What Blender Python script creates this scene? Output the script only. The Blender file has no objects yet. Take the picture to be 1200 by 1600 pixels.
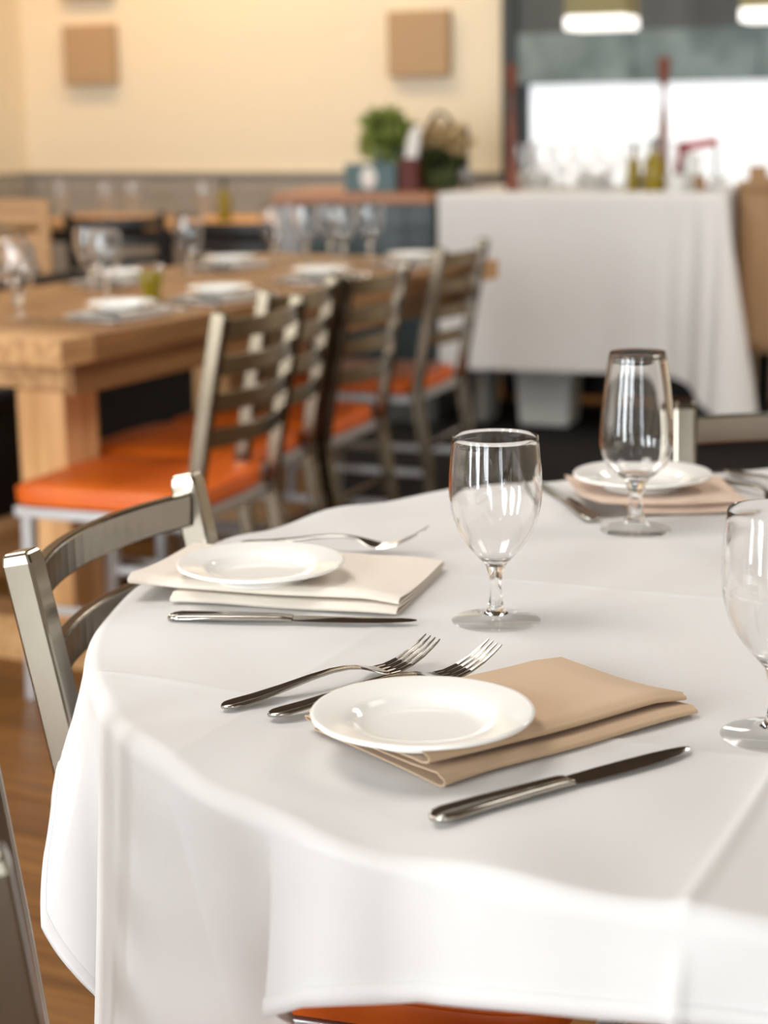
import bpy, bmesh, math, random
import numpy as np
from mathutils import Vector, Matrix
random.seed(7); rng = np.random.default_rng(7)
R_ = math.radians
sc = bpy.context.scene
COL = sc.collection

# ------------------------------------------------------------------ camera
PITCH, ROLL, CAMZ = R_(12.35), R_(1.0), 1.20
f = Vector((0, math.cos(PITCH), -math.sin(PITCH))); r = Vector((1, 0, 0)); u = r.cross(f)
r2 = math.cos(ROLL)*r - math.sin(ROLL)*u; u2 = math.sin(ROLL)*r + math.cos(ROLL)*u
cd = bpy.data.cameras.new('camera'); cam = bpy.data.objects.new('camera', cd); COL.objects.link(cam)
cam.matrix_world = Matrix(((r2.x, u2.x, -f.x, 0), (r2.y, u2.y, -f.y, 0), (r2.z, u2.z, -f.z, CAMZ), (0, 0, 0, 1)))
cd.sensor_fit = 'VERTICAL'; cd.sensor_height = 24; cd.lens = 2900/1600*24
cd.clip_start = .02; cd.clip_end = 60
cd.dof.use_dof = True; cd.dof.focus_distance = 1.47; cd.dof.aperture_fstop = 3.3
sc.camera = cam

# ------------------------------------------------------------------ view, world, daylight
vs = sc.view_settings
sc.display_settings.display_device = 'sRGB'
vs.view_transform = 'Standard'; vs.look = 'None'; vs.gamma = 1; vs.use_curve_mapping = False
vs.exposure = 0.68
sc.cycles.use_denoising = True
w = bpy.data.worlds.new('sky'); sc.world = w; w.use_nodes = True
w.node_tree.nodes['Background'].inputs[0].default_value = (.85, .93, 1, 1)
w.node_tree.nodes['Background'].inputs[1].default_value = 1.0

ROOM_A = math.atan2(-.83, 1.6)                    # the room is turned against the camera
CORNER = Vector((-1.705, 9.243, 0))               # far left corner of the room
UX = Vector((math.cos(ROOM_A), math.sin(ROOM_A), 0)); VX = Vector((-UX.y, UX.x, 0))
def room(a, b, z): return CORNER + a*UX - b*VX + Vector((0, 0, z))
FRONT_B, RIGHT_A, CEIL = 9.6, 9.6, 3.0
WINS = [(1.2, 2.2), (3.1, 4.1), (4.6, 5.6), (7.4, 8.4)]   # street windows in the wall behind the photographer
WZ0, WZ1 = .12, 2.75
WIN_POWER = [108, 90, 54, 28]
for (a0, a1), pw in zip(WINS, WIN_POWER):
    ld = bpy.data.lights.new('window_daylight', 'AREA'); ld.shape = 'RECTANGLE'
    ld.size = a1-a0; ld.size_y = WZ1-WZ0; ld.energy = pw; ld.color = (.93, .97, 1.0)
    lo = bpy.data.objects.new('window_daylight', ld); COL.objects.link(lo)
    lo.location = room((a0+a1)/2, FRONT_B+.02, (WZ0+WZ1)/2)
    d = VX                                        # shines into the room
    lo.rotation_euler = d.to_track_quat('-Z', 'Z').to_euler()

# ------------------------------------------------------------------ materials
def mat(name, col, rough=.5, metal=0, col2=None, nscale=8, bump=0, bscale=60, stretch=(1, 1, 1), detail=4,
        trans=0, ior=1.45, emit=0, coat=0, sheen=0, spec=None, contrast=(.35, .65), bstretch=None, rvar=0):
    m = bpy.data.materials.new(name); m.use_nodes = True
    nt = m.node_tree; n = nt.nodes; b = n['Principled BSDF']
    b.inputs['Base Color'].default_value = (*col, 1); b.inputs['Roughness'].default_value = rough
    b.inputs['Metallic'].default_value = metal; b.inputs['IOR'].default_value = ior
    b.inputs['Transmission Weight'].default_value = trans
    b.inputs['Coat Weight'].default_value = coat; b.inputs['Sheen Weight'].default_value = sheen
    if spec is not None: b.inputs['Specular IOR Level'].default_value = spec
    if emit:
        b.inputs['Emission Color'].default_value = (*col, 1); b.inputs['Emission Strength'].default_value = emit
    tc = n.new('ShaderNodeTexCoord')
    def noise(sc_, st, det):
        mp = n.new('ShaderNodeMapping'); mp.inputs['Scale'].default_value = st
        nt.links.new(tc.outputs['Object'], mp.inputs['Vector'])
        no = n.new('ShaderNodeTexNoise'); no.inputs['Scale'].default_value = sc_; no.inputs['Detail'].default_value = det
        nt.links.new(mp.outputs[0], no.inputs['Vector']); return no
    if col2 is not None:
        no = noise(nscale, stretch, detail)
        cr = n.new('ShaderNodeValToRGB')
        cr.color_ramp.elements[0].position, cr.color_ramp.elements[1].position = contrast
        cr.color_ramp.elements[0].color = (*col, 1); cr.color_ramp.elements[1].color = (*col2, 1)
        nt.links.new(no.outputs['Fac'], cr.inputs[0]); nt.links.new(cr.outputs[0], b.inputs['Base Color'])
        if rvar:
            mr = n.new('ShaderNodeMapRange'); mr.inputs[3].default_value = rough-rvar; mr.inputs[4].default_value = rough+rvar
            nt.links.new(no.outputs['Fac'], mr.inputs[0]); nt.links.new(mr.outputs[0], b.inputs['Roughness'])
    if bump:
        no = noise(bscale, bstretch or (1, 1, 1), 3)
        bp = n.new('ShaderNodeBump'); bp.inputs['Strength'].default_value = bump; bp.inputs['Distance'].default_value = .002
        nt.links.new(no.outputs['Fac'], bp.inputs['Height']); nt.links.new(bp.outputs[0], b.inputs['Normal'])
    return m
M = {}
M['linen'] = mat('white_linen', (.69, .68, .67), .85, bump=.06, bscale=900, sheen=.15, spec=.2)
M['buffet_linen'] = mat('buffet_linen', (.80, .78, .76), .85, bump=.05, bscale=300, spec=.2)
M['tan_linen'] = mat('tan_linen', (.60, .43, .28), .9, bump=.25, bscale=1400, sheen=.2, spec=.15)
M['cream_linen'] = mat('cream_linen', (.82, .745, .65), .9, bump=.2, bscale=1400, sheen=.2, spec=.15)
M['blush_linen'] = mat('blush_linen', (.72, .55, .43), .9, bump=.2, bscale=1200, sheen=.2, spec=.15)
M['white_napkin'] = mat('white_napkin_linen', (.82, .78, .72), .9)
M['china'] = mat('glazed_china', (.93, .92, .88), .10, ior=1.5)
M['glass'] = mat('clear_glass', (1, 1, 1), .0, trans=1, ior=1.5)
M['steel'] = mat('polished_steel', (.52, .49, .45), .14, 1, col2=(.45, .43, .39), nscale=40, rvar=.04)
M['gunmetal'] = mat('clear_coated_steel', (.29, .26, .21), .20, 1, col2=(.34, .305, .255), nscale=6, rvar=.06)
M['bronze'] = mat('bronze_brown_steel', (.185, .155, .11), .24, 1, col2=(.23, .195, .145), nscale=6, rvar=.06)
M['silver'] = mat('silver_painted_steel', (.62, .64, .65), .32, .75)
M['vinyl'] = mat('orange_vinyl', (.78, .155, .010), .42, col2=(.66, .11, .008), nscale=5, bump=.1, bscale=500)
M['darkvinyl'] = mat('black_vinyl', (.014, .012, .011), .6)
M['oak'] = mat('honey_wood', (.42, .22, .085), .5, col2=(.62, .37, .17), nscale=5, stretch=(.6, 9, 9), bump=.15, bscale=30, bstretch=(.5, 12, 12))
M['oaktop'] = mat('table_top_wood', (.22, .10, .035), .38, col2=(.34, .175, .065), nscale=5, stretch=(.5, 9, 9), bump=.1, bscale=30, bstretch=(.5, 12, 12))
M['oakpost'] = mat('pale_post_wood', (.55, .28, .10), .55, col2=(.74, .43, .20), nscale=4, stretch=(6, 6, .6), bump=.15, bscale=30, bstretch=(12, 12, .5))
M['redwood'] = mat('red_brown_wood', (.36, .14, .055), .35, col2=(.45, .19, .08), nscale=6, stretch=(.6, 8, 8))
M['floorbase'] = mat('floor_joint', (.06, .035, .02), .7)
for k, (c1, c2) in enumerate([((.125, .050, .010), (.23, .10, .022)), ((.105, .042, .009), (.20, .084, .019)), ((.15, .062, .014), (.27, .12, .028))]):
    M['plank%d' % k] = mat('floor_wood_%d' % k, c1, .42, col2=c2, nscale=4, stretch=(.7, 10, 1), bump=.06, bscale=20, bstretch=(.5, 12, 1), rvar=.06, spec=.3)
M['cream'] = mat('cream_wall_paint', (.84, .76, .60), .9, bump=.1, bscale=200)
M['ceiling'] = mat('dark_ceiling_boards', (.16, .125, .095), .95)
M['grey'] = mat('grey_panelling', (.36, .33, .29), .7, col2=(.40, .37, .33), nscale=4, stretch=(.5, 6, 6))
M['panel'] = mat('tan_fabric_panel', (.47, .33, .20), .95, bump=.3, bscale=700)
M['darkframe'] = mat('dark_slate_frame', (.045, .055, .058), .5)
M['slate'] = mat('green_grey_slate', (.12, .17, .175), .45, col2=(.25, .325, .33), nscale=5, detail=6)
M['darkslate'] = mat('dark_grey_panel', (.075, .082, .084), .4, col2=(.10, .11, .11), nscale=2)
M['frost'] = mat('frosted_lit_glass', (.94, .975, 1.0), .5, emit=.44)
M['teal'] = mat('teal_glazed_tile', (.035, .055, .06), .25, col2=(.05, .075, .08), nscale=3)
M['grout'] = mat('grout', (.13, .14, .14), .9)
M['tealbox'] = mat('teal_card', (.10, .17, .18), .6)
M['maroon'] = mat('maroon_card', (.11, .022, .016), .6)
M['paper'] = mat('white_paper', (.82, .80, .76), .8)
M['leaf'] = mat('bright_leaf', (.20, .27, .05), .5, col2=(.34, .38, .12), nscale=30)
M['darkleaf'] = mat('dark_leaf', (.035, .055, .018), .5, col2=(.07, .09, .03), nscale=30)
M['straw'] = mat('dry_straw', (.50, .36, .17), .8, col2=(.62, .48, .27), nscale=30)
M['black'] = mat('black_metal', (.02, .02, .02), .4, .3)
M['greymetal'] = mat('grey_metal', (.32, .31, .30), .35, .6)
M['mill'] = mat('turned_walnut', (.15, .035, .018), .35, col2=(.20, .055, .025), nscale=10, stretch=(6, 6, 1))
M['oil'] = mat('olive_oil_glass', (.36, .27, .02), .12, trans=.35, ior=1.4)
M['jar'] = mat('amber_green_glass', (.34, .27, .02), .15, trans=.3, ior=1.4)
M['red'] = mat('red_enamel', (.38, .018, .022), .35)
M['whitebox'] = mat('white_plastic', (.72, .74, .72), .6)
M['kraft'] = mat('kraft_brown_board', (.36, .21, .10), .7, col2=(.40, .245, .125), nscale=4, stretch=(6, 6, .6))
M['brownjar'] = mat('brown_pot', (.27, .15, .06), .5)
M['olive_shade'] = mat('olive_lamp_shade', (.30, .26, .12), .7)
M['lampglow'] = mat('lamp_diffuser', (1, .97, .92), .5, emit=.85)
M['warmglow'] = mat('warm_lamp_glass', (1, .75, .42), .5, emit=8)
M['fillglow'] = mat('fill_panel_diffuser', (1, .95, .89), .5, emit=1.2)
M['windowframe'] = mat('dark_window_frame', (.05, .05, .05), .5)
M['bouncestone'] = mat('pale_bounce_stone', (.62, .60, .57), .35, col2=(.68, .66, .63), nscale=3)
M['mat_shade'] = mat('black_mat_shade', (.012, .011, .010), .9, spec=.2)  # stands in for the shade on the floor around the buffet
M['stitch'] = mat('tan_thread', (.44, .30, .18), .9)

def thin_glass(name):
    m = bpy.data.materials.new(name); m.use_nodes = True; nt = m.node_tree; n = nt.nodes; n.remove(n['Principled BSDF'])
    tr = n.new('ShaderNodeBsdfTransparent'); tr.inputs[0].default_value = (.985, .99, .985, 1)
    gl = n.new('ShaderNodeBsdfGlossy'); gl.inputs['Roughness'].default_value = .015
    fr = n.new('ShaderNodeFresnel'); fr.inputs['IOR'].default_value = 1.5
    ge = n.new('ShaderNodeNewGeometry'); mr = n.new('ShaderNodeMapRange'); mr.inputs[3].default_value = 1.5; mr.inputs[4].default_value = 1/1.5
    nt.links.new(ge.outputs['Backfacing'], mr.inputs[0]); nt.links.new(mr.outputs[0], fr.inputs['IOR'])
    mx = n.new('ShaderNodeMixShader')
    nt.links.new(fr.outputs[0], mx.inputs[0]); nt.links.new(tr.outputs[0], mx.inputs[1]); nt.links.new(gl.outputs[0], mx.inputs[2])
    nt.links.new(mx.outputs[0], n['Material Output'].inputs['Surface']); return m
M['thin_glass'] = thin_glass('thin_blown_glass')

# ------------------------------------------------------------------ helpers
def tag(o, label=None, cat=None, group=None, kind=None):
    if label: o['label'] = label
    if cat: o['category'] = cat
    if group: o['group'] = group
    if kind: o['kind'] = kind
    return o
def empty(name, loc=(0, 0, 0), rz=0, label=None, cat=None, group=None):
    o = bpy.data.objects.new(name, None); COL.objects.link(o); o.empty_display_size = .05
    o.location = loc; o.rotation_euler = (0, 0, rz); return tag(o, label, cat, group)
def place(o, loc, rz=0, rx=0, ry=0):
    o.location = loc; o.rotation_euler = (rx, ry, rz); return o
def copy_tree(o, parent=None):
    c = o.copy(); COL.objects.link(c)
    if parent is not None: c.parent = parent
    for ch in o.children: copy_tree(ch, c)
    return c
def np_mesh(name, V, Q, m, parent=None, smooth=True):
    me = bpy.data.meshes.new(name); V = np.asarray(V, np.float32); Q = np.asarray(Q, np.int32)
    me.vertices.add(len(V)); me.vertices.foreach_set('co', V.ravel())
    k = Q.shape[1]; me.loops.add(Q.size); me.loops.foreach_set('vertex_index', Q.ravel())
    me.polygons.add(len(Q)); me.polygons.foreach_set('loop_start', np.arange(0, Q.size, k, dtype=np.int32))
    me.polygons.foreach_set('loop_total', np.full(len(Q), k, np.int32))
    me.update(calc_edges=True); me.validate()
    if smooth: me.polygons.foreach_set('use_smooth', np.ones(len(Q), bool))
    me.materials.append(M[m]); o = bpy.data.objects.new(name, me); COL.objects.link(o)
    if parent is not None: o.parent = parent
    return o
class MB:
    def __init__(s): s.v = []; s.f = []
    def add(s, vs, fs):
        k = len(s.v); s.v += [tuple(p) for p in vs]; s.f += [tuple(i+k for i in q) for q in fs]; return s
    def box(s, x0, x1, y0, y1, z0, z1):
        return s.add([(x0, y0, z0), (x1, y0, z0), (x1, y1, z0), (x0, y1, z0), (x0, y0, z1), (x1, y0, z1), (x1, y1, z1), (x0, y1, z1)],
                     [(0, 3, 2, 1), (4, 5, 6, 7), (0, 1, 5, 4), (1, 2, 6, 5), (2, 3, 7, 6), (3, 0, 4, 7)])
    def loft(s, rings, cap=True, closed=False):
        n = len(rings[0]); vs = [p for rg in rings for p in rg]; fs = []
        m = len(rings)
        for i in range(m if closed else m-1):
            for j in range(n):
                a, b = i*n+j, i*n+(j+1) % n; c, d = ((i+1) % m)*n+(j+1) % n, ((i+1) % m)*n+j
                fs.append((a, b, c, d))
        if cap and not closed:
            fs.append(tuple(range(n-1, -1, -1))); fs.append(tuple((m-1)*n+j for j in range(n)))
        return s.add(vs, fs)
    def bar(s, path, w, h, side=(0, 1, 0), taper=None):
        """rectangular section swept along path; w along side, h across"""
        P = [Vector(p) for p in path]; S = Vector(side).normalized(); rings = []
        for i, p in enumerate(P):
            t = (P[min(i+1, len(P)-1)]-P[max(i-1, 0)]).normalized()
            sd = (S-t*S.dot(t)).normalized(); up = t.cross(sd)
            k = taper[i] if taper else 1
            a, b = sd*w/2*k, up*h/2*k
            rings.append([p-a-b, p+a-b, p+a+b, p-a+b])
        return s.loft(rings)
    def tube(s, path, rad, n=10):
        P = [Vector(p) for p in path]; rings = []
        rr = rad if isinstance(rad, (list, tuple)) else [rad]*len(P)
        ref = Vector((0, 0, 1)) if abs((P[-1]-P[0]).normalized().z) < .9 else Vector((1, 0, 0))
        for i, p in enumerate(P):
            t = (P[min(i+1, len(P)-1)]-P[max(i-1, 0)]).normalized()
            a = t.cross(ref).normalized(); b = t.cross(a)
            rings.append([p+rr[i]*(a*math.cos(2*math.pi*j/n)+b*math.sin(2*math.pi*j/n)) for j in range(n)])
        return s.loft(rings)
    def lathe(s, prof, n=48, c=(0, 0, 0)):
        rings = [[(c[0]+max(rr, 1e-5)*math.cos(2*math.pi*j/n), c[1]+max(rr, 1e-5)*math.sin(2*math.pi*j/n), c[2]+z) for j in range(n)] for rr, z in prof]
        return s.loft(rings, cap=True)
    def build(s, name, m, parent=None, bevel=0, seg=2, smooth=False):
        me = bpy.data.meshes.new(name); me.from_pydata(s.v, [], s.f)
        bm = bmesh.new(); bm.from_mesh(me)
        bmesh.ops.remove_doubles(bm, verts=bm.verts, dist=1e-6)
        bmesh.ops.recalc_face_normals(bm, faces=bm.faces)
        if bevel:
            es = [e for e in bm.edges if len(e.link_faces) == 2 and e.calc_face_angle(0) > .5]
            bmesh.ops.bevel(bm, geom=es, offset=bevel, segments=seg, affect='EDGES', profile=.5, clamp_overlap=True)
        bm.to_mesh(me); bm.free()
        if smooth:
            me.polygons.foreach_set('use_smooth', np.ones(len(me.polygons), bool))
            if smooth != True: me.set_sharp_from_angle(angle=R_(smooth))
        me.materials.append(M[m]); o = bpy.data.objects.new(name, me); COL.objects.link(o)
        if parent is not None: o.parent = parent
        return o
def catmull(pts, n=6):
    P = [np.array(p, float) for p in pts]; out = []
    for i in range(len(P)-1):
        p0, p1, p2, p3 = P[max(i-1, 0)], P[i], P[i+1], P[min(i+2, len(P)-1)]
        for k in range(n):
            t = k/n
            out.append(.5*((2*p1)+(-p0+p2)*t+(2*p0-5*p1+4*p2-p3)*t*t+(-p0+3*p1-3*p2+p3)*t**3))
    out.append(P[-1]); return [tuple(q) for q in out]

# ------------------------------------------------------------------ room shell (local frame: x along far wall, y away from the camera)
def shell(name, m, boxes, bevel=0):
    b = MB()
    for q in boxes: b.box(*q)
    o = b.build(name, m, bevel=bevel); place(o, CORNER, ROOM_A); o['kind'] = 'structure'; return o
DA0, DA1 = 2.53, 2.595           # dark column at the end of the cream wall
PA1 = 5.2                        # right end of the kitchen hatch
floor = shell('floor', 'floorbase', [(-.1, RIGHT_A+.1, -FRONT_B-.1, .1, -.12, -.012)])
shell('ceiling', 'ceiling', [(-.1, RIGHT_A+.1, -FRONT_B-.1, .1, CEIL, CEIL+.1)])
shell('wall_back', 'cream', [(0, DA0, 0, .12, 0, CEIL), (PA1, RIGHT_A, 0, .12, 0, CEIL), (DA0, PA1, 0, .12, 0, .80)])
shell('trim_6', 'ceiling', [(0, RIGHT_A, -.05, 0, 2.1, CEIL)])  # dark band added above the view, so the cutlery reflects dark
shell('wall_left', 'cream', [(-.1, 0, -FRONT_B, .12, 0, CEIL)])
shell('wall_right', 'cream', [(RIGHT_A, RIGHT_A+.1, -FRONT_B, .12, 0, CEIL)])
edges = [0]+[e for wn in WINS for e in wn]+[RIGHT_A]
boxes = [(edges[i], edges[i+1], -FRONT_B-.1, -FRONT_B, WZ0, WZ1) for i in range(0, len(edges), 2)]
boxes += [(0, RIGHT_A, -FRONT_B-.1, -FRONT_B, 0, WZ0), (0, RIGHT_A, -FRONT_B-.1, -FRONT_B, WZ1, CEIL)]
shell('wall_front', 'cream', boxes)
for k, (a0, a1) in enumerate(WINS):              # street windows: frame with one mullion and a transom
    b = MB(); t = .05; y0, y1 = -FRONT_B-.02, -FRONT_B+.05
    b.box(a0, a0+t, y0, y1, WZ0, WZ1); b.box(a1-t, a1, y0, y1, WZ0, WZ1)
    b.box(a0+t, a1-t, y0, y1, WZ0, WZ0+t); b.box(a0+t, a1-t, y0, y1, WZ1-t, WZ1)
    b.box((a0+a1)/2-t/2, (a0+a1)/2+t/2, y0, y1, WZ0+t, WZ1-t)
    o = b.build('window_%d' % (k+2), 'windowframe'); place(o, CORNER, ROOM_A); o['kind'] = 'structure'

shell('trim_7', 'bouncestone', [(0, RIGHT_A, -FRONT_B, -8.2, -.006, .002)])   # pale strip added out of view, brightens reflections in the chair posts
# floor planks
PW, PL = .145, 1.25; np_ = 0; plank_me = {}
for i in range(0, 70):
    off = (i*.43) % PL
    for j in range(-1, 9):
        x0 = j*PL-off; y0 = -i*PW
        c = CORNER+UX*(x0+PL/2)+VX*(y0-PW/2)
        if not (-1.9 < c.x < 1.9 and .5 < c.y < 7.9) or c.x > .9+.12*c.y or c.x < -.75-.2*c.y: continue
        k = (i*7+j*5) % 3
        if k not in plank_me:
            o = MB().box(.001, PL-.001, -PW+.001, -.001, -.012, 0).build('plank', 'plank%d' % k, bevel=.0012, seg=1); plank_me[k] = o.data
        else:
            o = bpy.data.objects.new('plank', plank_me[k]); COL.objects.link(o)
        o.parent = floor; o.location = (x0, y0, 0); np_ += 1
filler = MB().box(-.1, RIGHT_A+.1, -FRONT_B-.1, .1, -.011, -.006).build('sub_floor', 'plank0', floor)

# grey board wainscot on the far and left walls
wains = MB().box(0, DA0, -.012, 0, 0, .90).build('trim_1', 'grey'); place(wains, CORNER, ROOM_A); wains['kind'] = 'structure'
for k in range(9):
    MB().box(.025, DA0, -.024, -.012, k*.1+.002, k*.1+.098).build('board', 'grey', wains, bevel=.003, seg=1)
MB().box(.03, DA0, -.04, 0, .90, .915).build('rail_cap', 'grey', wains, bevel=.003)
wl = MB().box(0, .012, -6, 0, 0, .90).build('trim_2', 'grey'); place(wl, CORNER, ROOM_A); wl['kind'] = 'structure'
for k in range(9):
    MB().box(.012, .024, -6, -.025, k*.1+.002, k*.1+.098).build('board', 'grey', wl, bevel=.003, seg=1)
MB().box(0, .03, -6, -.03, .90, .915).build('rail_cap', 'grey', wl, bevel=.003)

# square fabric panels on the wall
def wall_panel(a, z0, label):
    t = empty('wall_panel', room(a, .0, z0), ROOM_A, label, 'wall panel', 'square fabric panels on the cream wall')
    MB().box(-.146, .146, -.05, -.004, .005, .282).build('fabric_face', 'panel', t, bevel=.008)
    MB().box(-.13, .13, -.004, 0, .02, .27).build('backing', 'darkframe', t)
wall_panel(.415, 1.315, 'tan square fabric panel on the cream wall, above the wooden bench')
wall_panel(.415, 1.712, 'tan square fabric panel at the top edge of the picture, left')
wall_panel(2.145, 1.315, 'tan square fabric panel on the cream wall, above the green plant')

# kitchen hatch: dark column, slate header, lit frosted glass
shell('trim_3', 'darkframe', [(DA0, DA1, -.03, .12, 0, CEIL)], bevel=.004)
hd = shell('trim_4', 'darkslate', [(DA1, PA1, -.005, .12, 1.487, CEIL)])
sl = shell('trim_5', 'darkframe', [(DA1, PA1, .0, .12, 1.277, 1.487)])
for k in range(5):
    MB().box(DA1+k*.521+.002, DA1+(k+1)*.521-.002, -.018, 0, 1.279, 1.485).build('slate_slab', 'slate', sl, bevel=.003)
win = shell('window_1', 'darkframe', [(DA1, DA1+.03, .02, .1, .80, 1.277), (PA1-.03, PA1, .02, .1, .80, 1.277), (DA1+.03, PA1-.03, .02, .1, .80, .815)])
pane = MB().box(DA1+.03, PA1-.03, .055, .062, .815, 1.277).build('pane', 'frost', win)

# warm downlights on the ceiling in front of the far wall
def downlight(a, b_, power, label, col=(1, .70, .38)):
    t = empty('downlight', room(a, b_, CEIL), ROOM_A, label, 'ceiling lamp', 'warm downlights along the far wall')
    MB().lathe([(.07, 0), (.075, -.01), (.07, -.07), (.055, -.075), (.052, -.02), (.01, -.018)], 24).build('housing', 'black', t, smooth=40)
    MB().lathe([(.0, -.03), (.03, -.032), (.042, -.04), (.03, -.052), (.0, -.055)], 20).build('bulb', 'warmglow', t, smooth=True)
    ld = bpy.data.lights.new('downlight_beam', 'SPOT'); ld.energy = power; ld.color = col; ld.spot_size = R_(125); ld.spot_blend = .8; ld.shadow_soft_size = .08
    lo = bpy.data.objects.new('downlight_beam', ld); COL.objects.link(lo); lo.parent = t; lo.location = (0, 0, -.09)
    lo.rotation_euler = (R_(22), 0, 0)
downlight(.35, .75, 30, 'warm ceiling downlight nearest the far left corner', (1, .50, .15))
downlight(1.3, .9, 50, 'warm ceiling downlight above the middle of the cream wall', (1, .74, .44))
downlight(2.2, 1.0, 27, 'warm ceiling downlight above the green plant', (1, .78, .5))

# added fill lamps above the dining area, out of view
def fill_lamp(x, y, power, label):
    t = empty('fill_panel_lamp', (x, y, CEIL), ROOM_A, label, 'ceiling lamp', 'added square fill lamps over the dining area')
    MB().box(-.62, .62, -.62, .62, -.03, 0).build('housing', 'greymetal', t, bevel=.004)
    MB().box(-.595, .595, -.595, .595, -.036, -.03).build('diffuser', 'fillglow', t)
    ld = bpy.data.lights.new('fill_panel_glow', 'AREA'); ld.shape = 'SQUARE'; ld.size = 1.19; ld.energy = power; ld.color = (1, .95, .89)
    lo = bpy.data.objects.new('fill_panel_glow', ld); COL.objects.link(lo); lo.parent = t; lo.location = (0, 0, -.04)
fill_lamp(-1.0, 1.6, 15, 'added square fill lamp up left of the round table')
fill_lamp(1.9, 2.0, 6, 'added square fill lamp up right of the round table')
fill_lamp(-1.7, 4.7, 32, 'added square fill lamp over the long wooden table')
fill_lamp(2.5, 5.0, 38, 'added square fill lamp in front of the buffet')

# ------------------------------------------------------------------ round dining table and its cloth
TC = Vector((.40, 1.586, 0)); TR = .645; TH = .75
tb = empty('round_table', TC, 0, 'round dining table hidden under the white square cloth in front', 'table')
MB().lathe([(0, .710), (TR-.018, .710), (TR-.009, .715), (TR-.009, .738), (TR-.016, TH-.006), (0, TH-.006)], 96).build('tabletop', 'oak', tb, smooth=30)
MB().lathe([(.05, .02), (.05, .69), (.09, .70), (.12, .710)], 24).build('column', 'black', tb, smooth=40)
b = MB()
for k in range(4):
    a = k*math.pi/2+R_(21); dx, dy = math.cos(a), math.sin(a)
    b.bar([(0, 0, .05), (dx*.15, dy*.15, .045), (dx*.34, dy*.34, .02)], .06, .04, (-dy, dx, 0))
b.build('base', 'black', tb, bevel=.004)

CA = R_(-24); CH = .722; RB = .014
CU0, CV0 = .012, -.015
DELTA = np.array([(0, .03), (21, .024), (45, .012), (66, .0), (90, .012), (111, .024), (135, .01), (150, .010), (170, .030), (185, .056), (192, .070), (196, .076), (197.2, .056), (198.4, .010),
                  (199, -.008), (199.5, -.006), (199.9, .012), (202, .014), (207, .016), (213, .020), (219, .004), (222.4, -.014), (223.3, -.012), (223.9, .040), (224.4, .058), (228, .048), (235, .022), (249, .008),
                  (262, .006), (266, .024), (269, .012), (280, .012), (291, .022), (300, .02), (320, .004), (340, .008), (360, .03)])
HANG = np.array([(150, .050), (170, .068), (185, .090), (192, .100), (196, .120), (198, .215), (199, .265), (200.5, .272), (205, .276), (212, .268), (218, .24), (222, .20), (224.4, .165), (225.0, .115), (228, .096), (235, .072), (249, .051), (260, .054)])
def hem_r(th):
    a = (th-CA) % (2*math.pi)
    cu, cv = np.cos(a), np.sin(a)
    rr = np.minimum(np.where(cu > 0, (CH+CU0)/np.maximum(cu, 1e-6), (CH-CU0)/np.maximum(-cu, 1e-6)),
                    np.where(cv > 0, (CH+CV0)/np.maximum(cv, 1e-6), (CH-CV0)/np.maximum(-cv, 1e-6)))
    rr = np.minimum(rr, 1.03)
    deg = np.degrees(th) % 360
    hh = TR+.002+RB*math.pi/2+np.interp(deg, HANG[:, 0], HANG[:, 1])
    wt = np.clip((deg-145)/8, 0, 1)*np.clip((266-deg)/8, 0, 1)
    return rr*(1-wt)+hh*wt
def cloth_xyz(r, th, lift=0):
    deg = np.degrees(th) % 360
    R0 = TR+.002
    s = r-R0; arc = RB*math.pi/2
    lean = 11*np.clip(s-arc, 0, .2)*np.clip((deg-214)/6, 0, 1)*np.clip((238-deg)/6, 0, 1)   # the front fold runs straight down
    dl = np.interp(deg-lean, DELTA[:, 0], DELTA[:, 1])
    ph = np.clip(s/RB, 0, math.pi/2)
    rad = np.where(s < 0, r, R0+RB*np.sin(ph)); z = np.where(s < 0, 0., -RB*(1-np.cos(ph)))
    hang = np.clip(s-arc, 0, None); z = z-hang*.985
    rad = rad+dl*(hang/.2)**1.15*np.where(hang > 0, 1, 0)+lift*np.sin(ph)
    z = z+lift*np.cos(ph)
    x, y = rad*np.cos(th), rad*np.sin(th)
    # creases from the folded cloth, in its own axes
    fx, fy = r*np.cos(th), r*np.sin(th)
    cu = fx*math.cos(CA)+fy*math.sin(CA); cv = -fx*math.sin(CA)+fy*math.cos(CA)
    cr = 0
    for c0, hgt in ((-.362, .0011), (.035, .0042), (.40, .0012)):
        d = np.abs(cu-c0); cr = cr+hgt*(.6*np.exp(-(d/.0045)**2)+.4*np.exp(-(d/.022)**2))
    for c0, hgt in ((-.394, .0014), (.012, .0014), (.385, .0012)):
        d = np.abs(cv-c0); cr = cr+hgt*(.6*np.exp(-(d/.0045)**2)+.4*np.exp(-(d/.022)**2))
    wav = .0011*np.sin(cu*19+cv*7+.5)+.0009*np.sin(cv*27-cu*9+1.1)+.0006*np.sin(cu*41+cv*33)
    edge = np.clip((r-.46)/.18, 0, 1)
    wav = wav*(.25+1.0*edge)+(.0022*np.sin(th*23+1.3+cu*6)+.0018*np.sin(th*13+cv*14))*edge*np.clip((r-.5)/.14, 0, 1)
    top = np.cos(ph)
    z = z+(cr+wav)*top
    side = (cr*1.3+.0012*np.sin(th*31))*np.sin(ph)*np.clip(hang/.03, 0, 1)
    x = x+side*np.cos(th); y = y+side*np.sin(th)
    return np.stack([x, y, TH+.0035+z], -1)
th = np.radians(np.concatenate([np.arange(0, 190, .36), np.arange(190, 231, .1), np.arange(231, 360, .36)])); NT = len(th)
rin = np.concatenate([np.linspace(.002, TR-.01, 150)])
t_out = np.concatenate([np.linspace(0, .22, 22)[1:], np.linspace(.22, 1, 60)[1:]])
hr = hem_r(th)
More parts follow.
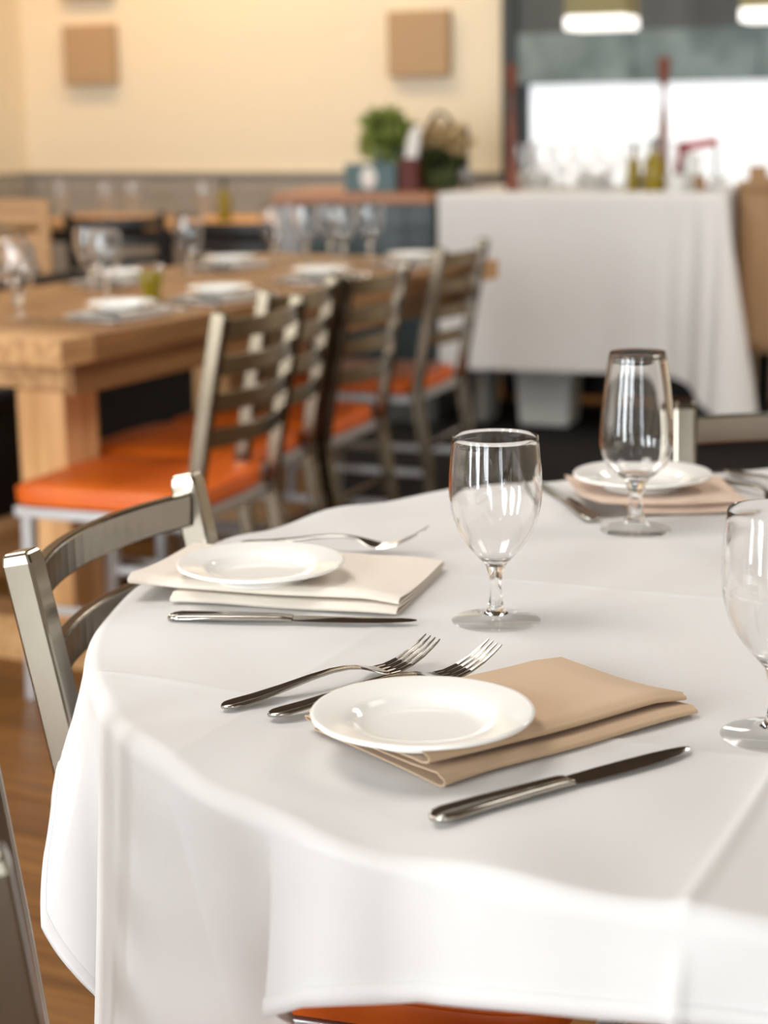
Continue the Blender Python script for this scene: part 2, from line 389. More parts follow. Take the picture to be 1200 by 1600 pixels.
rows = [np.full(NT, q) for q in rin]+[(TR-.01)+(hr-(TR-.01))*q for q in t_out]
RRm = np.stack(rows); THm = np.broadcast_to(th, RRm.shape)
V = cloth_xyz(RRm, THm).reshape(-1, 3)
nr = RRm.shape[0]
i, j = np.meshgrid(np.arange(nr-1), np.arange(NT), indexing='ij'); jn = (j+1) % NT
Q = np.stack([i*NT+j, (i+1)*NT+j, (i+1)*NT+jn, i*NT+jn], -1).reshape(-1, 4)
cloth = empty('tablecloth', (TC.x, TC.y, 0), 0, 'white square tablecloth with fold creases draped over the round table in front', 'tablecloth')
np_mesh('cloth', V, Q, 'linen', cloth)
rows = [hr-.013, hr-.0128, hr-.006, hr+.0003, hr+.0003]; lifts = [.0002, .0013, .0015, .0014, -.0008]
V = np.stack([cloth_xyz(q, th, l) for q, l in zip(rows, lifts)]).reshape(-1, 3)
i, j = np.meshgrid(np.arange(4), np.arange(NT), indexing='ij'); jn = (j+1) % NT
Q = np.stack([i*NT+j, (i+1)*NT+j, (i+1)*NT+jn, i*NT+jn], -1).reshape(-1, 4)
np_mesh('hem', V, Q, 'linen', cloth)
ZT = TH+.0045                                     # cloth surface

# ------------------------------------------------------------------ glasses
def glass_profile(outer, wall, floor_z, rim_in=.0011):
    inner = [(max(rr-wall, 0), z) for rr, z in outer if z > floor_z]
    top = outer[-1]
    prof = [(0, 0)]+outer+[(top[0]-.0004, top[1]+.0006), (top[0]-.0010, top[1]+.0004)]
    prof += [(rr, z) for rr, z in reversed(inner)][1:]
    prof += [(inner[0][0]*.6, floor_z+.0005), (0, floor_z-.0015)]
    return prof
def goblet_mesh(root, kind):
    if kind == 'goblet':
        bowl = catmull([(.0085, .051), (.0152, .0585), (.0255, .0705), (.0342, .086), (.0393, .104), (.0405, .120), (.0396, .142), (.0373, .1655)], 5)
        stem = catmull([(.0385, .0006), (.0385, .0018), (.030, .0032), (.015, .0058), (.0085, .0105), (.0058, .020), (.0050, .030), (.0060, .0405), (.0085, .051)], 4)
        prof_b = glass_profile(bowl, .0016, .0575)
    else:
        bowl = catmull([(.0113, .0535), (.0200, .0610), (.0315, .0715), (.0380, .0865), (.0392, .1005), (.0380, .122), (.0345, .156), (.0292, .190)], 5)
        stem = catmull([(.037, .0006), (.037, .0020), (.028, .0036), (.014, .0085), (.0090, .0150), (.0068, .026), (.0072, .040), (.0095, .047), (.0113, .0535)], 4)
        prof_b = glass_profile(bowl, .0017, .0615)
    cut = next(k for k, (rr, z) in enumerate(stem) if rr < .012)
    MB().lathe(prof_b[1:], 64).build('bowl', 'glass', root, smooth=50)
    MB().lathe([(0, stem[cut][1])]+stem[cut:]+[(0, stem[-1][1]+.0002)], 40).build('stem', 'glass', root, smooth=50)
    MB().lathe([(0, 0)]+stem[:cut+1]+[(0, stem[cut][1]-.0001)], 64).build('foot', 'thin_glass', root, smooth=50)
def goblet(loc, label, group, kind='goblet', src=None):
    if src is None:
        t = empty('water_goblet', loc, random.random()*6, label, 'glass', group); goblet_mesh(t, kind); return t
    t = copy_tree(src); t.location = loc; t['label'] = label; t['group'] = group; return t
g1 = goblet((.097, 1.577, ZT), 'clear empty water goblet in the middle of the white table, behind the two forks', 'stemmed glasses on the round table')
goblet((.277, 1.262, ZT), 'clear water goblet cut by the right picture edge, beside the tan napkin', 'stemmed glasses on the round table', src=g1)
goblet((.267, 1.922, ZT), 'tall tapered stemmed glass in front of the farthest plate on the white table', 'stemmed glasses on the round table', kind='tall')

# ------------------------------------------------------------------ plates
def plate_mesh(root, R=.0785):
    k = R/.0785
    prof = catmull([(0, .0042), (.030, .0042), (.040, .0046), (.047, .0075), (.053, .0118), (.064, .0145), (.0755, .0163)], 4)
    prof += [(.0778, .0165), (.0787, .0155), (.0783, .0138)]
    prof += catmull([(.0783, .0138), (.066, .0105), (.054, .0066), (.047, .0030), (.0455, .0), (.0430, .0), (.0415, .0018), (0, .0018)], 3)[1:]
    return MB().lathe([(a*k, b_*k) for a, b_ in prof], 72).build('dish', 'china', root, smooth=60)
def plate(loc, label, group, src=None, rx=0, ry=0):
    if src is None:
        t = empty('side_plate', loc, 0, label, 'plate', group); plate_mesh(t)
    else:
        t = copy_tree(src); t.location = loc; t['label'] = label; t['group'] = group
    t.rotation_euler = (rx, ry, 0); return t

# ------------------------------------------------------------------ napkins: a strip folded to and fro, swept along its length
def napkin(name_loc, rz, L, D, m, label, group, layers=4, t=.0013, gap=.0044, open_left=.5, shifts=(0, 0, 0, 0), extra_left=(0, 0, 0, 0), skew=0, lift_right=0, nx=26, stitch=True):
    """local x along the folds, y into the depth; front folds at y=0. layers joined alternately front and back"""
    root = empty('napkin', name_loc, rz, label, 'napkin', group)
    # centre line of the section in (y, z, layer)
    nseg = 10; sec = []
    for k in range(layers):
        ys = np.linspace(1, 0, 12) if k % 2 == 0 else np.linspace(0, 1, 12)
        for yy in ys: sec.append((yy, k, 0))
        if k < layers-1:
            for q in range(1, nseg): sec.append((0 if k % 2 == 0 else 1, k, q/nseg))
    xs = np.linspace(0, 1, nx); top, bot = [], []
    def centre(si, x):
        yy, k, q = si
        op = 1+open_left*max(0, 1-x/.22)**1.5*2.0               # folds gape at the near end
        rr = gap/2*op
        pin = 1-.30*max(0, (x-.88)/.12)
        z0 = t+k*gap*pin*(1+.55*max(0, 1-x/.22)**1.5*open_left*1.2)*(.84+.34*math.exp(-(yy/.3)**2))
        puff = .0022*math.sin(math.pi*min(max(yy, 0), 1))*0
        fo0 = shifts[k]; fo1 = shifts[min(k+1, layers-1)]
        if q == 0:
            y = fo0*(1-yy)+yy*D; z = z0
            z += .35*gap*math.exp(-((yy)/.10)**2)*(1 if k % 2 else -0.2)   # roll of the fold
        else:
            a = math.pi*q
            zb = z0; zt = t+(k+1)*gap*pin*(1+.55*max(0, 1-x/.22)**1.5*open_left*1.2)*(.84+.34*math.exp(-(yy/.3)**2))
            base = (fo0*(1-q)+fo1*q) if yy == 0 else D
            sg = -1 if yy == 0 else 1
            y = base+sg*rr*1.9*math.sin(a); z = zb+(zt-zb)*(1-math.cos(a))/2
        return y, z
    for x in xs:
        C = [centre(s_, x) for s_ in sec]; n = len(C); up, dn = [], []
        for i_ in range(n):
            a, c = C[max(i_-1, 0)], C[min(i_+1, n-1)]
            ty, tz = c[0]-a[0], c[1]-a[1]; l = math.hypot(ty, tz) or 1
            ny, nz = -tz/l, ty/l
            yy, k, q = sec[i_]
            ex = extra_left[k]*(1-q)+extra_left[min(k+1, layers-1)]*q
            X = -ex+(L+ex)*x
            z_ = C[i_][1]+lift_right*x**3+.0006*math.sin(9*x+yy*4)
            y_ = C[i_][0]+skew*x*yy
            up.append((X, y_+ny*t/2*.8, max(z_+nz*t/2*.8, .0002))); dn.append((X, y_-ny*t/2*.8, max(z_-nz*t/2*.8, .0002)))
        top.append(up+dn[::-1])
    b = MB().loft([rg for rg in top], cap=False)
    n2 = len(top[0]); n = n2//2
    for base in (0, (nx-1)*n2):
        for i_ in range(n-1):
            qd = (base+i_, base+i_+1, base+n2-2-i_, base+n2-1-i_)
            b.f.append(qd)
    b.build('folded_cloth', m, root, smooth=70)
    return root

# ------------------------------------------------------------------ cutlery (local x from handle end to tip, z up)
def section(x, zc, w, h, groove=0):
    ts = [(-1, 0), (-.93, .75), (-.78, 1), (-.62, 1), (-.45, 1-groove), (0, 1-groove*1.1), (.45, 1-groove), (.62, 1), (.78, 1), (.93, .75), (1, 0), (.8, -.55), (0, -.75), (-.8, -.55)]
    return [(x, a*w/2, zc+q*h/2) for a, q in ts]
def fork_build(root):
    b = MB(); prof = [(.000, .0035, .004, .0030), (.002, .0036, .009, .0036), (.006, .0037, .0150, .0042), (.014, .0039, .0172, .0044), (.030, .0048, .0160, .0042),
                      (.055, .0075, .0118, .0040), (.080, .0108, .0082, .0040), (.100, .0125, .0064, .0038), (.115, .0122, .0060, .0034), (.126, .0105, .0085, .0028)]
    b.loft([section(x, z, w_, h, .55 if x < .085 else .0) for x, z, w_, h in prof]); b.build('handle', 'steel', root, smooth=60)
    b = MB(); prof = [(.1255, .0106, .0085, .0028), (.131, .0090, .0150, .0024), (.137, .0068, .0220, .0020), (.143, .0048, .0252, .0019), (.150, .0036, .0264, .0018)]
    b.loft([section(x, z, w_, h, 0) for x, z, w_, h in prof]); b.build('head', 'steel', root, smooth=60)
    for k in range(4):
        yc = (-1.5+k)*.0071; path = []; rings = []
        for x, z, q in [(.1485, .0037, 1), (.158, .0040, .97), (.170, .0068, .90), (.182, .0118, .78), (.192, .0175, .62), (.1985, .0218, .42), (.2000, .0230, .2)]:
            y = yc*(1-.10*(x-.1485)/.05)
            rings.append([(x, y-.0024*q, z-.0009), (x, y+.0024*q, z-.0009), (x, y+.0019*q, z+.0009*q), (x, y-.0019*q, z+.0009*q)])
        MB().loft(rings).build('tine', 'steel', root, bevel=.0003, seg=1)
def knife_build(root):
    b = MB(); prof = [(.000, .0030, .006, .0030), (.0015, .0034, .012, .0048), (.005, .0038, .0175, .0060), (.012, .0041, .0205, .0066), (.040, .0042, .0190, .0068), (.075, .0041, .0165, .0066),
                      (.100, .0040, .0150, .0062), (.108, .0038, .0152, .0058), (.1125, .0034, .0145, .0050)]
    b.loft([section(x, z, w_, h, .42 if x < .09 else .1) for x, z, w_, h in prof]); b.build('handle', 'steel', root, smooth=60)
    b = MB(); rings = []
    for x, y0, y1, h in [(.1115, -.0058, .0058, .0030), (.118, -.0072, .0062, .0026), (.140, -.0085, .0068, .0024), (.165, -.0090, .0068, .0022), (.190, -.0082, .0062, .0020),
                         (.207, -.0060, .0050, .0017), (.217, -.0032, .0036, .0013), (.2222, -.0005, .0022, .0008), (.2232, .0008, .0016, .0005)]:
        m_ = y0+(y1-y0)*.45
        rings.append([(x, y0, .0030), (x, m_, .0034+h/2), (x, y1, .0034+h/2), (x, y1+.0004, .0034), (x, y1, .0034-h/2), (x, m_, .0034-h/2)])
    b.loft(rings); b.build('blade', 'steel', root, smooth=35)
PROTO = {}
def cutlery(kind, loc, rz, label, group, ry=0):
    if kind not in PROTO:
        t = empty('dinner_fork' if kind == 'fork' else 'table_knife', loc, 0, label, kind, group)
        (fork_build if kind == 'fork' else knife_build)(t); PROTO[kind] = t
    else:
        t = copy_tree(PROTO[kind]); t['label'] = label; t['group'] = group
    place(t, loc, rz, 0, ry); return t

# nearest place setting
napkin((.029, 1.178, ZT), R_(35.8), .240, .142, 'tan_linen', 'folded tan napkin under the nearest white plate', 'napkins on the round table', shifts=(-.006, -.006, .006, .006), extra_left=(0, 0, .004, .004))
p1 = plate((.0245, 1.238, ZT+.0165), 'white side plate nearest the camera, on the tan napkin', 'side plates on the round table')
cutlery('fork', (-.125, 1.339, ZT), R_(35.3), 'steel dinner fork lying fully in view behind the nearest plate', 'cutlery on the round table')
cutlery('fork', (-.0885, 1.318, ZT), R_(28.5), 'steel dinner fork half hidden beneath the nearest white plate', 'cutlery on the round table', ry=-R_(2.0))
cutlery('knife', (.027, 1.107, ZT), R_(34.2), 'steel table knife in the foreground, in front of the tan napkin', 'cutlery on the round table')
# left place setting
napkin((-.195, 1.664, ZT), R_(-16.0), .215, .165, 'cream_linen', 'folded cream napkin under the left white plate', 'napkins on the round table', shifts=(-.004, -.004, .004, .004), extra_left=(0, 0, .045, .045), skew=.0)
plate((-.116, 1.684, ZT+.0165), 'white side plate on the cream napkin at the left of the table', 'side plates on the round table', src=p1)
cutlery('knife', (-.194, 1.597, ZT), R_(-6.6), 'steel table knife in front of the cream napkin', 'cutlery on the round table')
cutlery('fork', (-.150, 1.878, ZT), R_(-14), 'steel dinner fork behind the left white plate, tines on the cream napkin', 'cutlery on the round table', ry=-R_(1.5))
# far place setting
napkin((.268, 1.994, ZT), R_(1.5), .135, .155, 'blush_linen', 'folded peach-tan napkin under the farthest white plate', 'napkins on the round table', shifts=(0, 0, 0, 0), extra_left=(0, 0, .02, .05))
plate((.295, 2.072, ZT+.0165), 'white side plate farthest away on the round table, behind the tall glass', 'side plates on the round table', src=p1)
cutlery('knife', (.226, 1.962, ZT), R_(100.5), 'steel table knife left of the farthest plate, pointing away', 'cutlery on the round table')
cutlery('fork', (.420, 2.222, ZT), R_(-73), 'outer steel dinner fork right of the farthest plate', 'cutlery on the round table')
cutlery('fork', (.393, 2.172, ZT), R_(-71), 'inner steel dinner fork right of the farthest plate, beside its rim', 'cutlery on the round table')

# ------------------------------------------------------------------ ladder-back chairs (local +x is the front)
SW = .18
RAKE = .075
def post_x(z):
    return -.06*(1-z/.40) if z < .40 else -RAKE*max(0, (z-.42)/.40)**1.15
def chair_build(root, metal, front, vinyl):
    for sy in (-1, 1):
        zs = [0, .2, .38, .42, .5, .6, .7, .812, .822]
        MB().bar([(post_x(z), sy*SW, z) for z in zs], .027, .030, (0, 1, 0), [1]*8+[.86]).build('back_post', metal, root, bevel=.003)
        MB().bar([(.400, sy*.168, 0), (.385, sy*.168, .40)], .026, .026).build('front_leg', front, root, bevel=.003)
        MB().bar([(post_x(.20)+.015, sy*SW, .20), (.392, sy*.168, .20)], .018, .018).build('side_stretcher', front, root, bevel=.002)
    MB().bar([(.390, -.155, .27), (.390, .155, .27)], .018, .018, (1, 0, 0)).build('front_stretcher', front, root, bevel=.002)
    MB().bar([(post_x(.27), -.167, .27), (post_x(.27), .167, .27)], .018, .018, (1, 0, 0)).build('rear_stretcher', metal, root, bevel=.002)
    for zc in (.786, .714, .642, .570):
        path = []
        for q in np.linspace(-1, 1, 17):
            path.append((post_x(zc)-.034*(1-q*q)-.001, q*(SW-.0125), zc))
        MB().bar(path, .036, .013, (0, 0, 1)).build('slat', metal, root, bevel=.0025)
    b = MB(); b.bar([(.012, -.19, .408), (.40, -.19, .408)], .022, .022); b.bar([(.012, .19, .408), (.40, .19, .408)], .022, .022)
    b.bar([(.39, -.18, .408), (.39, .18, .408)], .022, .022, (1, 0, 0)); b.bar([(.012, -.165, .408), (.012, .165, .408)], .022, .022, (1, 0, 0))
    b.build('seat_frame', front, root, bevel=.002)
    rings = []; n = 48
    for k, (q, z) in enumerate([(.955, .420), (.99, .424), (1.0, .435), (.995, .447), (.97, .455), (.90, .460), (.6, .463), (.25, .464)]):
        rg = []
        for j_ in range(n):
            a = 2*math.pi*j_/n; ca, sa = math.cos(a), math.sin(a); e = 2/7
            rg.append((.215+.205*q*math.copysign(abs(ca)**e, ca), .205*q*math.copysign(abs(sa)**e, sa), z))
        rings.append(rg)
    st_ = MB().loft(rings).build('seat', vinyl, root, smooth=50)
    MB().tube([(.215+.2035*math.copysign(abs(math.cos(a))**(2/7), math.cos(a)), .2035*math.copysign(abs(math.sin(a))**(2/7), math.sin(a)), .4515) for a in np.linspace(0, 2*math.pi, 49)], .0032, 6).build('piping', vinyl, st_, smooth=True)
CH = {}
def chair(kind, loc, deg, label, group):
    if kind not in CH:
        t = empty('ladder_back_chair', (0, 0, 0), 0, label, 'chair', group)
        chair_build(t, *{'orange': ('gunmetal', 'silver', 'vinyl'), 'bronze': ('bronze', 'silver', 'vinyl'), 'upright': ('gunmetal', 'silver', 'vinyl'), 'dark': ('black', 'silver', 'darkvinyl')}[kind]); CH[kind] = t
    else:
        t = copy_tree(CH[kind]); t['label'] = label; t['group'] = group
    place(t, (loc[0], loc[1], 0), R_(deg)); return t
G1 = 'metal ladder-back chairs at the round table'; G2 = 'orange-seated chairs along the long wooden table'
chair('orange', (-.194, 1.741), -17.95, 'shiny metal ladder-back chair at the left of the round table, behind the cream napkin', G1)
RAKE = .045
chair('upright', (-.216, 1.098), 14.3, 'metal ladder-back chair at the bottom left picture corner, nearest the camera', G1)
RAKE = .075
chair('orange', (.56, 2.264), -95.7, 'metal ladder-back chair at the far right of the round table, behind the farthest plate', G1)
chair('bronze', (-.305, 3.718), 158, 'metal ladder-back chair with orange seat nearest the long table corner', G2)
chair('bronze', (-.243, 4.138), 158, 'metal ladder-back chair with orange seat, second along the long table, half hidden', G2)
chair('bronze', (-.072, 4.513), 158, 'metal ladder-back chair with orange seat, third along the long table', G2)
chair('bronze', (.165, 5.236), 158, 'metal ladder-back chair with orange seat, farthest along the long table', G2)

# ------------------------------------------------------------------ long wooden table (local x along its length away from the camera, y to the left)
LA = math.atan2(1.817, .997); L0 = Vector((-.643, 3.709, 0)); LL, LW = 2.07, .82
lt = empty('long_table', L0, LA, 'long rustic wooden dining table with thick post legs, set for several guests', 'table')
for k in range(5):
    MB().box(.115, LL-.115, k*LW/5+.001, (k+1)*LW/5-.001, .695, .75).build('top_plank', 'oaktop', lt, bevel=.003)
for x0 in (0, LL-.113):
    MB().box(x0, x0+.113, 0, LW, .695, .75).build('end_board', 'oak', lt, bevel=.003)
for x, ys_ in ((.23, (.20, .62)), (LL-.50, (.46, .66))):
    for y in ys_:
        MB().box(x-.06, x+.06, y-.065, y+.065, .10, .615).build('post_leg', 'oakpost', lt, bevel=.005)
    MB().box(x-.05, x+.05, max(.09, ys_[0]-.12), LW-.09, .615, .695).build('top_beam', 'oak', lt, bevel=.004)
    MB().box(x-.07, x+.07, max(.06, ys_[0]-.14), LW-.06, 0, .10).build('foot_beam', 'oak', lt, bevel=.004)
MB().box(.18, LL-.45, LW/2+.0, LW/2+.08, .16, .27).build('stretcher_beam', 'oak', lt, bevel=.004)
MB().box(.08, LL-.08, .035, .06, .625, .695).build('side_rail', 'oaktop', lt, bevel=.003)
MB().box(.08, LL-.08, LW-.06, LW-.035, .625, .695).build('side_rail', 'oaktop', lt, bevel=.003)
def on_long(x, y, z=.75):
    c, s_ = math.cos(LA), math.sin(LA); return (L0.x+x*c-y*s_, L0.y+x*s_+y*c, z)
ORD = ['first', 'second', 'third', 'fourth']
NAPK = napkin((0, 0, 0), 0, .20, .14, 'white_napkin', 'x', 'napkins on the long wooden table', nx=12)
first = True
for side, spots in (('chair side', [(.42, .155), (.80, .145), (1.32, .17), (1.84, .165)]), ('far side', [(.38, .65), (1.08, .65), (1.57, .62)])):
    for k, (x, y) in enumerate(spots):
        wh = '%s from the near end, %s of the long table' % (ORD[k], side)
        sg = 1 if side == 'chair side' else -1
        if first: nk = NAPK; first = False
        else: nk = copy_tree(NAPK)
        nk['label'] = 'white folded napkin, '+wh
        place(nk, on_long(x-.11, y-.07), LA)
        plate(on_long(x, y, .7665), 'white side plate, '+wh, 'side plates on the long wooden table', src=p1)
        cutlery('fork', on_long(x+.135*sg, y-.09*sg), LA+(math.pi/2 if sg > 0 else -math.pi/2), 'steel fork, '+wh, 'cutlery on the long wooden table')
        cutlery('knife', on_long(x-.135*sg, y-.09*sg), LA+(math.pi/2 if sg > 0 else -math.pi/2), 'steel knife, '+wh, 'cutlery on the long wooden table')
gl = 'water goblets on the long wooden table'
for (x, y), lb in zip([(.514, .54), (.286, .335), (.872, .584), (.69, .40), (1.335, .60), (1.775, .60), (1.83, .52), (1.94, .50), (1.86, .41), (1.99, .39)],
                      ['water goblet nearest the left picture edge on the long table', 'water goblet by the near corner of the long table, left of the oil jar',
                       'tallest looking water goblet left of the oil jar on the long table', 'water goblet directly left of the oil jar on the long table',
                       'water goblet on the long table just above the oil jar', 'water goblet on the long table left of the four grouped goblets',
                       'front left one of the four grouped goblets at the far end of the long table', 'back left one of the four grouped goblets at the far end of the long table',
                       'front right one of the four grouped goblets at the far end of the long table', 'back right one of the four grouped goblets at the far end of the long table']):
    goblet(on_long(x, y), lb, gl, src=g1)
jr = empty('oil_jar', on_long(.70, .275), 0, 'squat olive-amber glass oil jar on the long wooden table', 'jar')
MB().lathe([(0, 0), (.019, 0), (.021, .004), (.020, .02), (.026, .045), (.028, .062), (.024, .075), (0, .076)], 32).build('oil', 'jar', jr, smooth=50)
MB().lathe([(.0245, .0765), (.031, .082), (.0325, .088), (.0295, .090), (.0, .090)], 32).build('rim', 'glass', jr, smooth=50)

bq = empty('shade_bench', on_long(.0, LW+.06, 0), LA, 'low black bench added to darken the view under the long table', 'bench')  # added bench, keeps the gap under the long table black
MB().box(.0, LL, .10, .50, .06, .42).build('seat_box', 'darkvinyl', bq, bevel=.01)
MB().box(.0, LL, .0, .46, .42, .48).build('seat_cushion', 'darkvinyl', bq, bevel=.02)
MB().box(.0, LL, .46, .54, .42, .70).build('backrest', 'darkvinyl', bq, bevel=.02)
MB().box(.03, LL-.03, .14, .46, 0, .06).build('plinth', 'black', bq)

# ------------------------------------------------------------------ furniture in the depth of the room
def small_table(name, loc, rz, sx, sy, label, top='oak', legs='black', h=.75):
    t = empty(name, (*loc, 0), rz, label, 'table')
    MB().box(-sx/2, sx/2, -sy/2, sy/2, h-.03, h).build('tabletop', top, t, bevel=.004)
    MB().box(-sx/2+.03, sx/2-.03, -sy/2+.03, sy/2-.03, h-.085, h-.03).build('apron', legs, t, bevel=.003)
    for sx_ in (-1, 1):
        for sy_ in (-1, 1):
            MB().box(sx_*(sx/2-.06)-.025, sx_*(sx/2-.06)+.025, sy_*(sy/2-.06)-.025, sy_*(sy/2-.06)+.025, 0, h-.085).build('leg', legs, t, bevel=.003)
    return t
small_table('bistro_table', (-1.21, 8.05), ROOM_A, .50, .60, 'small wooden table with dark legs in front of the grey panelling, left')
small_table('bistro_table', (-.57, 7.78), ROOM_A, .60, .55, 'small pale table against the grey panelling, left of the counter', top='oakpost')
g_ = 'goblets on the small tables by the panelling'
for (x, y), lb in zip([(-1.15, 7.93), (-1.04, 7.97), (-1.36, 8.06), (-.72, 7.75)],
                      ['left one of two water goblets on the small wooden table at the left', 'right one of two water goblets on the small wooden table at the left',
                       'lone water goblet at the left end of the small wooden table', 'water goblet on the small pale table, beside the oil bottle']):
    goblet((x, y, .75), lb, g_, src=g1)
def oil_bottle(loc, h, rad, label):
    t = empty('oil_bottle', loc, 0, label, 'bottle', 'olive oil bottles')
    MB().lathe([(0, 0), (rad*.95, 0), (rad, .004), (rad*.98, h*.52), (rad*.8, h*.60), (rad*.36, h*.70), (rad*.32, h*.80), (0, h*.80)], 28).build('oil_body', 'oil', t, smooth=50)
    MB().lathe([(rad*.33, h*.802), (rad*.33, h*.90), (rad*.40, h*.91), (rad*.40, h*.94), (rad*.15, h*.95), (rad*.12, h), (0, h)], 20).build('pourer', 'black', t, smooth=50)
oil_bottle((-.63, 7.68, .75), .17, .030, 'small olive oil bottle on the pale table by the grey panelling')
chair('dark', (-.515, 6.72), 62, 'dark ladder-back chair facing the small pale table, left of the counter', 'dark chairs by the small tables')
chair('dark', (-.99, 7.15), 84, 'dark ladder-back chair facing the small wooden table at the left', 'dark chairs by the small tables')
bn = empty('wooden_bench', (-1.26, 6.95, 0), math.pi+ROOM_A*0, 'honey wooden slat-back bench cut by the left picture edge', 'bench')
for z0, z1 in ((.795, .885), (.645, .765)):
    MB().box(0, 1.4, -.012, .012, z0, z1).build('back_board', 'oak', bn, bevel=.004)
for x in (-.02, 1.38):
    MB().box(x-.02, x+.02, -.02, .02, 0, .88).build('rear_post', 'oak', bn, bevel=.004)
    MB().box(x-.02, x+.02, -.42, -.38, 0, .42).build('front_leg', 'greymetal', bn, bevel=.004)
MB().box(-.04, 1.4, -.44, -.03, .42, .46).build('seat', 'oak', bn, bevel=.006)
MB().box(0, 1.36, .012, .03, .50, .60).build('lower_board', 'oak', bn, bevel=.004)

# ------------------------------------------------------------------ tiled counter with a red-brown wooden top
CT0 = Vector((-.404, 7.135, 0)); CTA = math.atan2(6.985-7.135, .215+.404); CTL = .615
ct = empty('tiled_counter', CT0, CTA, 'dark teal tiled counter with a red-brown wooden top', 'counter')
MB().box(0, CTL, 0, .62, .84, .88).build('wooden_top', 'redwood', ct, bevel=.004)
MB().box(.10, CTL, .045, .60, 0, .84).build('body', 'grout', ct)
for i_ in range(5):
    for k in range(7):
        MB().box(.102+i_*.1025, .102+i_*.1025+.0985, .037, .046, .842-(k+1)*.094, .842-(k+1)*.094+.090).build('tile', 'teal', ct, bevel=.002, seg=1)
MB().box(.012, .10, .04, .60, 0, .84).build('end_post', 'greymetal', ct, bevel=.004)
def on_counter(x, y, z=.88):
    c, s_ = math.cos(CTA), math.sin(CTA); return (CT0.x+x*c-y*s_, CT0.y+x*s_+y*c, z)

ZBUF = .8816
# card box, maroon box, planter, basket on the counter
bx_ = empty('tea_box', on_counter(.295, .10), CTA, 'teal card box with a white label on the wooden counter top', 'box')
ctn = MB().box(-.035, .165, 0, .10, 0, .105).build('carton', 'tealbox', bx_, bevel=.003)
MB().lathe([(0, 0), (.034, 0), (.036, .0015), (.034, .003), (0, .003)], 28).build('white_label', 'paper', ctn, smooth=40)
lb_ = ctn.children[-1]; lb_.rotation_euler = (math.pi/2, 0, 0); lb_.location = (.058, 0, .052); lb_.scale = (.85, 1.15, 1)
mb_ = empty('maroon_box', on_counter(.475, .09), CTA, 'small maroon box on the counter beside the teal box', 'box')
MB().box(0, .07, 0, .09, 0, .118).build('carton', 'maroon', mb_, bevel=.003)
MB().box(.002, .068, .002, .088, .118, .124).build('lid', 'maroon', mb_, bevel=.002)
pc = empty('paper_bag', on_counter(.485, .13, 1.005), CTA, 'white paper bag standing on the maroon box', 'paper bag')
rings = []
for z, q, o in ((0, 1, 0), (.03, 1.05, .004), (.07, 1.0, .010), (.10, .8, .018), (.12, .45, .024)):
    rings.append([(o+.03+q*.026*math.cos(a), q*.018*math.sin(a), z) for a in np.linspace(0, 2*math.pi, 16, endpoint=False)])
MB().loft(rings).build('folded_paper', 'paper', pc, smooth=50)
def leaves(n, c, rad, size, zs):
    b = MB()
    for _ in range(n):
        d = Vector(rng.normal(size=3)); d.normalize(); d.z = abs(d.z)*zs if rng.random() < .8 else d.z*.4
        p = Vector(c)+Vector((d.x*rad[0], d.y*rad[1], d.z*rad[2]))*(.55+.45*rng.random())
        t = (d+Vector(rng.normal(size=3))*.5).normalized(); s_ = t.cross(Vector(rng.normal(size=3))).normalized(); nn = t.cross(s_)
        l = size*(.7+.6*rng.random()); w_ = l*.34
        b.add([p, p+t*l*.45+s_*w_+nn*l*.05, p+t*l, p+t*l*.45-s_*w_+nn*l*.05, p+t*l*.45-nn*l*.04], [(0, 1, 4), (1, 2, 4), (2, 3, 4), (3, 0, 4)])
    return b
pl = empty('potted_plant', on_counter(.385, .34), CTA, 'bushy bright green plant in a teal pot behind the teal box', 'plant')
MB().lathe([(0, 0), (.055, 0), (.06, .005), (.075, .15), (.078, .155), (.068, .155), (.06, .13), (0, .13)], 32).build('pot', 'tealbox', pl, smooth=50)
o = leaves(150, (-.02, 0, .19), (.055, .06, .085), .06, 1.0)
for c_, r_ in (((.035, -.02, .165), .05), ((-.055, .01, .145), .045), ((.0, -.03, .135), .06), ((.05, .02, .205), .035), ((-.035, -.01, .245), .035)):
    q_ = leaves(70, c_, (r_, r_, r_), .052, 1.0); o.add(q_.v, q_.f)
o = o.build('foliage', 'leaf', pl); o['kind'] = 'stuff'
b = MB()
for k in range(9):
    a = k*.7; b.tube([(.02*math.cos(a), .02*math.sin(a), .12), (.06*math.cos(a), .06*math.sin(a), .24)], .003, 6)
b.build('stems', 'darkleaf', pl)
bk = empty('wire_basket', (.240, 7.22, ZBUF), CTA, 'black wire-handled basket of dark greenery and straw beside the plant', 'basket')
MB().lathe([(0, 0), (.065, 0), (.072, .006), (.092, .075), (.095, .08), (.086, .08), (.066, .012), (0, .012)], 40).build('basket_bowl', 'darkleaf', bk, smooth=40)
b = MB(); pts = [(-.095+.19*q, 0, .08+.21*math.sin(math.pi*q)**.8) for q in np.linspace(0, 1, 17)]; b.tube(pts, .007, 8); b.build('arched_handle', 'black', bk, smooth=50)
b = MB().tube([(.104, -.02, 0), (.104, -.02, .235)], .008, 10); b.build('upright', 'black', bk, smooth=50)
MB().lathe([(0, -.028), (.014, -.024), (.026, -.01), (.028, 0), (.026, .01), (.014, .024), (0, .028)], 24, (.104, -.04, .06)).build('round_knob', 'greymetal', bk, smooth=True)
o = leaves(260, (0, 0, .09), (.085, .07, .08), .05, .9).build('greenery', 'darkleaf', bk); o['kind'] = 'stuff'
o = leaves(200, (.015, 0, .16), (.07, .05, .075), .055, .9).build('straw', 'straw', bk); o['kind'] = 'stuff'

